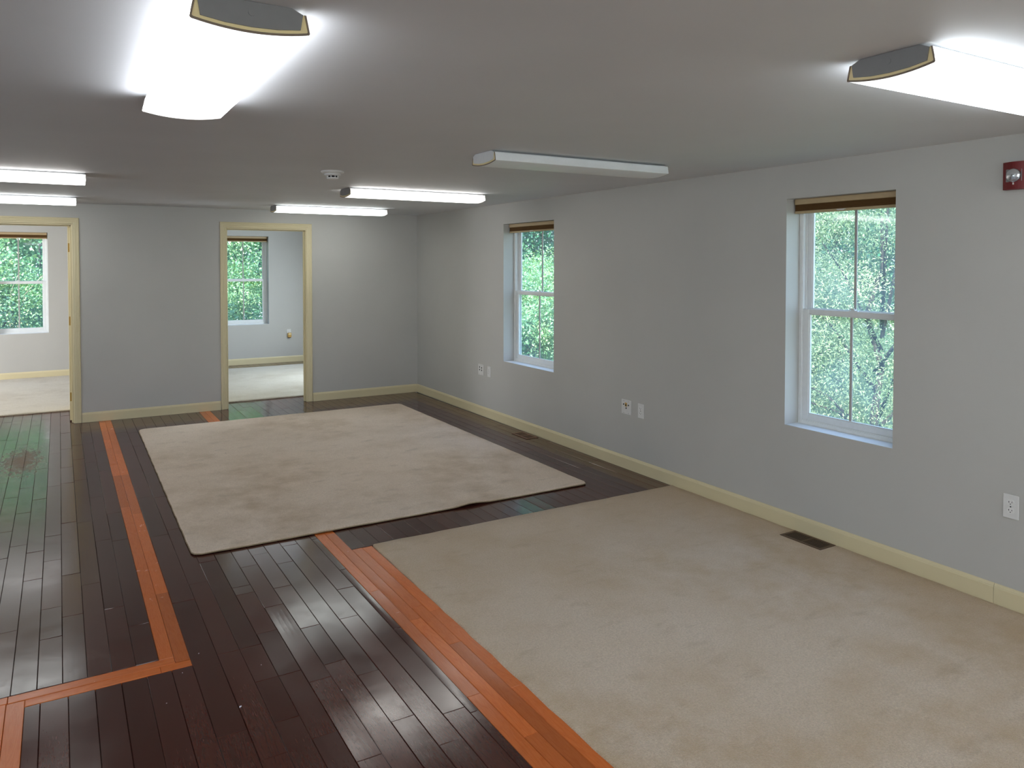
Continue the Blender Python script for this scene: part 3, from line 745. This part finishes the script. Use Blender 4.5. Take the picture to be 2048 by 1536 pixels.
m = MB(); m.tube([(-.008-.02, .053, 0), (.012, .053, 0)], .003, 8); m.mapped(eput); m.build('flash_tube', 'white', fa)
m = MB(); m.box(-.010, .046, -.044, -.004, .0535, -.034, .001); m.mapped(eput); m.build('tab', 'plate', fa)

# ------------------------------------------------------------------ floor registers
def register(x0, x1, y0, y1, z, mat, n, label, div=True):
    cx, cy_ = (x0+x1)/2, (y0+y1)/2; w, l = (x1-x0)/2, (y1-y0)/2
    o = tag(empty('floor_register', (cx, cy_, z)), label, 'floor vent', 'metal floor registers beside the right wall')
    t = .0035; f = .020
    m = MB(); m.box(-w, -l, 0, -w+f, l, t, .0015); m.box(w-f, -l, 0, w, l, t, .0015); m.box(-w+f, -l, 0, w-f, -l+f, t, .0015); m.box(-w+f, l-f, 0, w-f, l, t, .0015)
    m.build('frame', mat, o)
    MB().box(-w+f*.8, -l+f*.8, -.0010, w-f*.8, l-f*.8, .0006).build('duct_opening', 'slot', o)
    for i in range(n):
        y = -l+f+(2*l-2*f)*(i+.5)/n; h = .0021 if not (div and i == n//2) else .006
        m = MB(); m.box(-w+f*.9, y-h, .0008, w-f*.9, y+h, t-.0006, .0005); m.build('louvre', mat, o)
    if div is False:
        MB().box(-.002, -l+f, .0006, .002, l-f, t-.0004).build('crossbar', mat, o)
register(-.165, -.024, -6.219, -5.928, .0074, 'vent', 19, 'brown slatted floor register in the fitted carpet under the nearest window')
register(-.170, -.035, -2.985, -2.700, .0014, 'ventb', 15, 'bronze floor register in the dark planks under the far window')

# little bits on the floor
def bit(x, y, z, s, label, mat='paper', cat='scrap', grp=None):
    m = MB(); a = random.random()*3; c, d = math.cos(a), math.sin(a)
    m.add([(-s*c, -s*d, 0), (s*.6*d, -s*.6*c, .0012), (s*c, s*d, .0005), (-s*.6*d, s*.6*c, .0016), (0, 0, .003), (0, 0, -.0002)], [(0,1,4),(1,2,4),(2,3,4),(3,0,4),(1,0,5),(2,1,5),(3,2,5),(0,3,5)])
    o = m.build('paper_scrap', mat); o.location = (x, y, z); return tag(o, label, cat, grp)
bit(-3.363, -6.114, .0008, .008, 'tiny pale paper scrap on the dark planks left of the right inlay strip')
for x, y, wh in ((-3.44, -6.62, 'nearest the bottom edge of the photo'), (-3.52, -5.75, 'just in front of the left inlay corner'), (-3.60, -5.95, 'left of the paper scrap'), (-3.0, -6.2, 'right of the paper scrap'), (-3.23, -5.85, 'behind the paper scrap'), (-3.44, -5.62, 'right beside the left inlay corner')):
    bit(x, y, .0008, .0026, 'pin-head white crumb on the dark planks, '+wh, 'paper', 'crumb', 'white crumbs on the dark planks')

# ------------------------------------------------------------------ outdoors
GZ = -.9
ngx = 40; m = MB(); vs = []
for i in range(ngx+1):
    for j in range(ngx+1):
        x, y = -12+36*i/ngx, -22+48*j/ngx
        ins = (x < .6 and y < BACKY+.6 and x > XL-.6 and y > YB-.6)
        vs.append((x, y, GZ-.05+(.0 if ins else .06*math.sin(x*1.7)*math.cos(y*1.3))))
m.add(vs, [(i*(ngx+1)+j, (i+1)*(ngx+1)+j, (i+1)*(ngx+1)+j+1, i*(ngx+1)+j+1) for i in range(ngx) for j in range(ngx)])
tag(m.build('ground', 'grass', smooth=True), kind='structure')
MB().box(XL-.1, YB+.02, GZ-.1, EAST-.02, BACKY+.18, -.13).build('trim_1', 'siding'); struct(bpy.data.objects['trim_1'])

def leaves(centres, n, spread, size, aspect, droop, tone_lo, tone_hi, seed, outward=None, flat=.5):
    """n leaves scattered about cluster centres; each leaf is a folded diamond of two triangles"""
    r = np.random.default_rng(seed); K = len(centres); idx = r.integers(0, K, n)
    c = centres[idx]; offs = r.normal(0, 1, (n, 3))*spread; pos = c+offs
    out = (pos-outward); out /= np.linalg.norm(out, axis=1, keepdims=True)+1e-6
    d = out*flat + r.normal(0, .7, (n, 3)); d[:, 2] -= droop; d /= np.linalg.norm(d, axis=1, keepdims=True)
    nr = out + r.normal(0, .55, (n, 3)); nr[:, 2] += .5
    s = np.cross(d, nr); s /= np.linalg.norm(s, axis=1, keepdims=True)+1e-6; up = np.cross(s, d)
    L = size*r.uniform(.6, 1.25, (n, 1)); Wd = L*aspect
    a = pos; b = pos+d*L*.5+s*Wd*.5+up*Wd*.18; t = pos+d*L-up*L*.12; e = pos+d*L*.5-s*Wd*.5+up*Wd*.18
    V = np.stack([a, b, t, e], 1).reshape(-1, 3)
    ct = r.random(K)
    tone = np.clip(tone_lo+(tone_hi-tone_lo)*(.55*ct[idx]+.45*r.random(n)), 0, 1)
    F = (np.arange(n)[:, None]*4 + np.array([0, 1, 2, 0, 2, 3])[None]).reshape(-1)
    return V, F, np.repeat(tone, 2)
def leafmesh(name, V, F, T, mat, parent):
    me = bpy.data.meshes.new(name); nv, nt = len(V), len(F)//3
    me.vertices.add(nv); me.vertices.foreach_set('co', V.astype('f').ravel())
    me.loops.add(nt*3); me.loops.foreach_set('vertex_index', F.astype('i'))
    me.polygons.add(nt); me.polygons.foreach_set('loop_start', np.arange(0, nt*3, 3, dtype='i'))
    try: me.polygons.foreach_set('loop_total', np.full(nt, 3, dtype='i'))
    except Exception: pass
    at = me.attributes.new('tone', 'FLOAT', 'FACE'); at.data.foreach_set('value', T.astype('f'))
    me.materials.append(M[mat]); me.update(calc_edges=True)
    o = bpy.data.objects.new(name, me); COL.objects.link(o); o.parent = parent; o['kind'] = 'stuff'; return o
def tree(name, x, y, crown, cz, n, size, mat, label, cat, group, seed, aspect=.5, droop=.2, tl=.0, th=1., clusters=260, spread=.13, bark='bark', branches=9, shell=.35):
    """crown: (rx, ry, rz) about height cz above the ground"""
    r = np.random.default_rng(seed); root = tag(empty(name, (x, y, GZ)), label, cat, group)
    rx, ry, rz = crown
    th_ = r.random(clusters)*2*np.pi; ph = np.arccos(np.clip(r.uniform(-.92, 1, clusters), -1, 1)); rr = (1-shell*r.random(clusters)**1.2)
    lump = 1+.16*np.sin(th_*3+seed)*np.sin(ph*4+seed*2)
    C = np.stack([rx*np.sin(ph)*np.cos(th_)*rr*lump, ry*np.sin(ph)*np.sin(th_)*rr*lump, cz+rz*np.cos(ph)*rr*lump], 1)
    C[:, 2] = np.maximum(C[:, 2], .12)
    V, F, T = leaves(C, n, spread, size, aspect, droop, tl, th, seed, outward=np.array([0, 0, cz*.8]))
    V[:, 2] = np.maximum(V[:, 2], .01)
    leafmesh('foliage', V, F, T, mat, root)
    tb = MB(); top = cz+rz*.55; pts = [(0, 0, -.08)]; 
    for i in range(1, 7): pts.append((r.normal(0, .05), r.normal(0, .05), top*i/6))
    R = .03+.022*top/3; tb.tube(pts, [R*(1-.12*i) for i in range(7)], 8); tb.build('trunk', bark, root, smooth=True)
    for k in range(branches):
        c = C[int(r.integers(0, clusters))]*.93; zb = max(.25, min(top*.9, c[2]*.55)); i = zb/top*6; p0 = Vector(pts[min(6, int(i))])
        p0.z = zb; e = Vector(c); mm = p0.lerp(e, .5)+Vector((0, 0, .12)); b = MB(); b.tube([p0, mm, e], [R*.42, R*.26, R*.1], 6); b.build('branch', bark, root, smooth=True)
    return root
# east side, seen through the right-wall windows
GJ, GE, GN = 'junipers outside the right-wall windows', 'leafy trees outside the right-wall windows', 'leafy trees behind the back rooms'
tree('juniper_tree', 3.2, -4.3, (1.25, 1.6, 2.1), 1.9, 120000, .036, 'leafC', 'pale green juniper filling the left of the nearest right-wall window', 'tree', GJ, 1, .28, -.1, .1, 1., 520, .11, branches=12)
tree('juniper_tree', 4.3, -2.2, (1.5, 1.5, 1.5), 1.3, 100000, .036, 'leafC', 'lower juniper filling the lower right panes of the nearest right-wall window', 'tree', GJ, 2, .28, -.1, .1, 1., 460, .11, branches=12)
tree('oak_tree', 6.8, -1.2, (2.4, 2.6, 2.8), 4.4, 60000, .085, 'leafB', 'dark leafy tree behind the junipers in the nearest right-wall window', 'tree', GE, 3, .5, .2, 0, .9, 420, .24)
tree('leafy_shrub', 2.6, 1.4, (1.1, 1.3, 1.1), 1.25, 48000, .055, 'leafA', 'bright leafy shrub low in the farther right-wall window', 'shrub', GE, 4, .5, .2, .1, 1., 300, .12)
tree('leafy_shrub', 3.9, 3.4, (1.3, 1.3, 1.2), 1.5, 46000, .06, 'leafA', 'second bright leafy shrub behind the low one in the farther right-wall window', 'shrub', GE, 5, .5, .2, .1, 1., 280, .13)
tree('maple_tree', 6.0, 5.2, (2.4, 2.4, 2.6), 4.3, 56000, .085, 'leafB', 'dark leafy tree in the upper panes of the farther right-wall window', 'tree', GE, 6, .6, .3, 0, 1., 380, .26)
tree('maple_tree', 9.6, 9.5, (3.0, 3.0, 3.4), 4.0, 34000, .12, 'leafB', 'distant dark tree glimpsed past the farther right-wall window', 'tree', GE, 7, .6, .3, 0, .7, 360, .3)
tree('oak_tree', 9.0, 2.2, (3.0, 3.0, 3.4), 3.6, 34000, .12, 'leafB', 'distant dark tree glimpsed past the nearest right-wall window', 'tree', GE, 8, .5, .3, 0, .7, 360, .3)
# north side, seen through the windows of the back rooms
tree('leafy_shrub', -1.7, 6.3, (1.3, 1.0, 1.35), 1.4, 52000, .06, 'leafA', 'leafy shrub low in the window seen through the right doorway', 'shrub', GN, 9, .5, .3, .1, 1., 320, .13)
tree('maple_tree', -.3, 7.7, (2.2, 1.6, 2.0), 3.2, 64000, .07, 'leafA', 'bright maple filling the window seen through the right doorway', 'tree', GN, 10, .6, .3, .2, 1., 420, .18)
tree('leafy_shrub', -5.1, 6.2, (1.2, 1.0, 1.2), 1.3, 50000, .06, 'leafA', 'leafy shrub low in the window seen through the left doorway', 'shrub', GN, 11, .5, .3, .05, 1., 320, .13)
tree('maple_tree', -4.3, 8.0, (2.2, 1.8, 2.2), 3.4, 60000, .075, 'leafA', 'leafy maple with dark gaps filling the window seen through the left doorway', 'tree', GN, 12, .6, .3, .0, .95, 330, .2)
tree('oak_tree', -2.6, 11.5, (3.2, 2.4, 3.2), 3.4, 34000, .12, 'leafB', 'dark oak far behind the maples, between the two back windows', 'tree', GN, 13, .5, .3, 0, .7, 360, .3)
tree('oak_tree', -7.4, 11.0, (3.0, 2.4, 3.2), 3.2, 30000, .12, 'leafB', 'dark oak far beyond the left back window', 'tree', GN, 14, .5, .3, 0, .7, 340, .3)
tree('oak_tree', 3.4, 11.8, (3.0, 2.4, 3.2), 3.2, 30000, .12, 'leafB', 'dark oak far beyond the right back window', 'tree', GN, 15, .5, .3, 0, .7, 340, .3)
sap = tag(empty('sapling', (-4.66, 5.6, GZ)), 'thin pale arching sapling stems crossing the window seen through the left doorway', 'sapling')
m = MB(); m.tube([(0, 0, -.05), (.02, 0, .9), (.05, 0, 1.5), (.16, .02, 2.05), (.40, .03, 2.35), (.62, .04, 2.30)], [.014, .012, .010, .008, .006, .003], 6); m.build('stem', 'palebark', sap, smooth=True)
m = MB(); m.tube([(.02, 0, .9), (-.05, .02, 1.6), (-.03, .04, 2.1), (.10, .05, 2.45)], [.008, .007, .005, .003], 6); m.build('stem', 'palebark', sap, smooth=True)
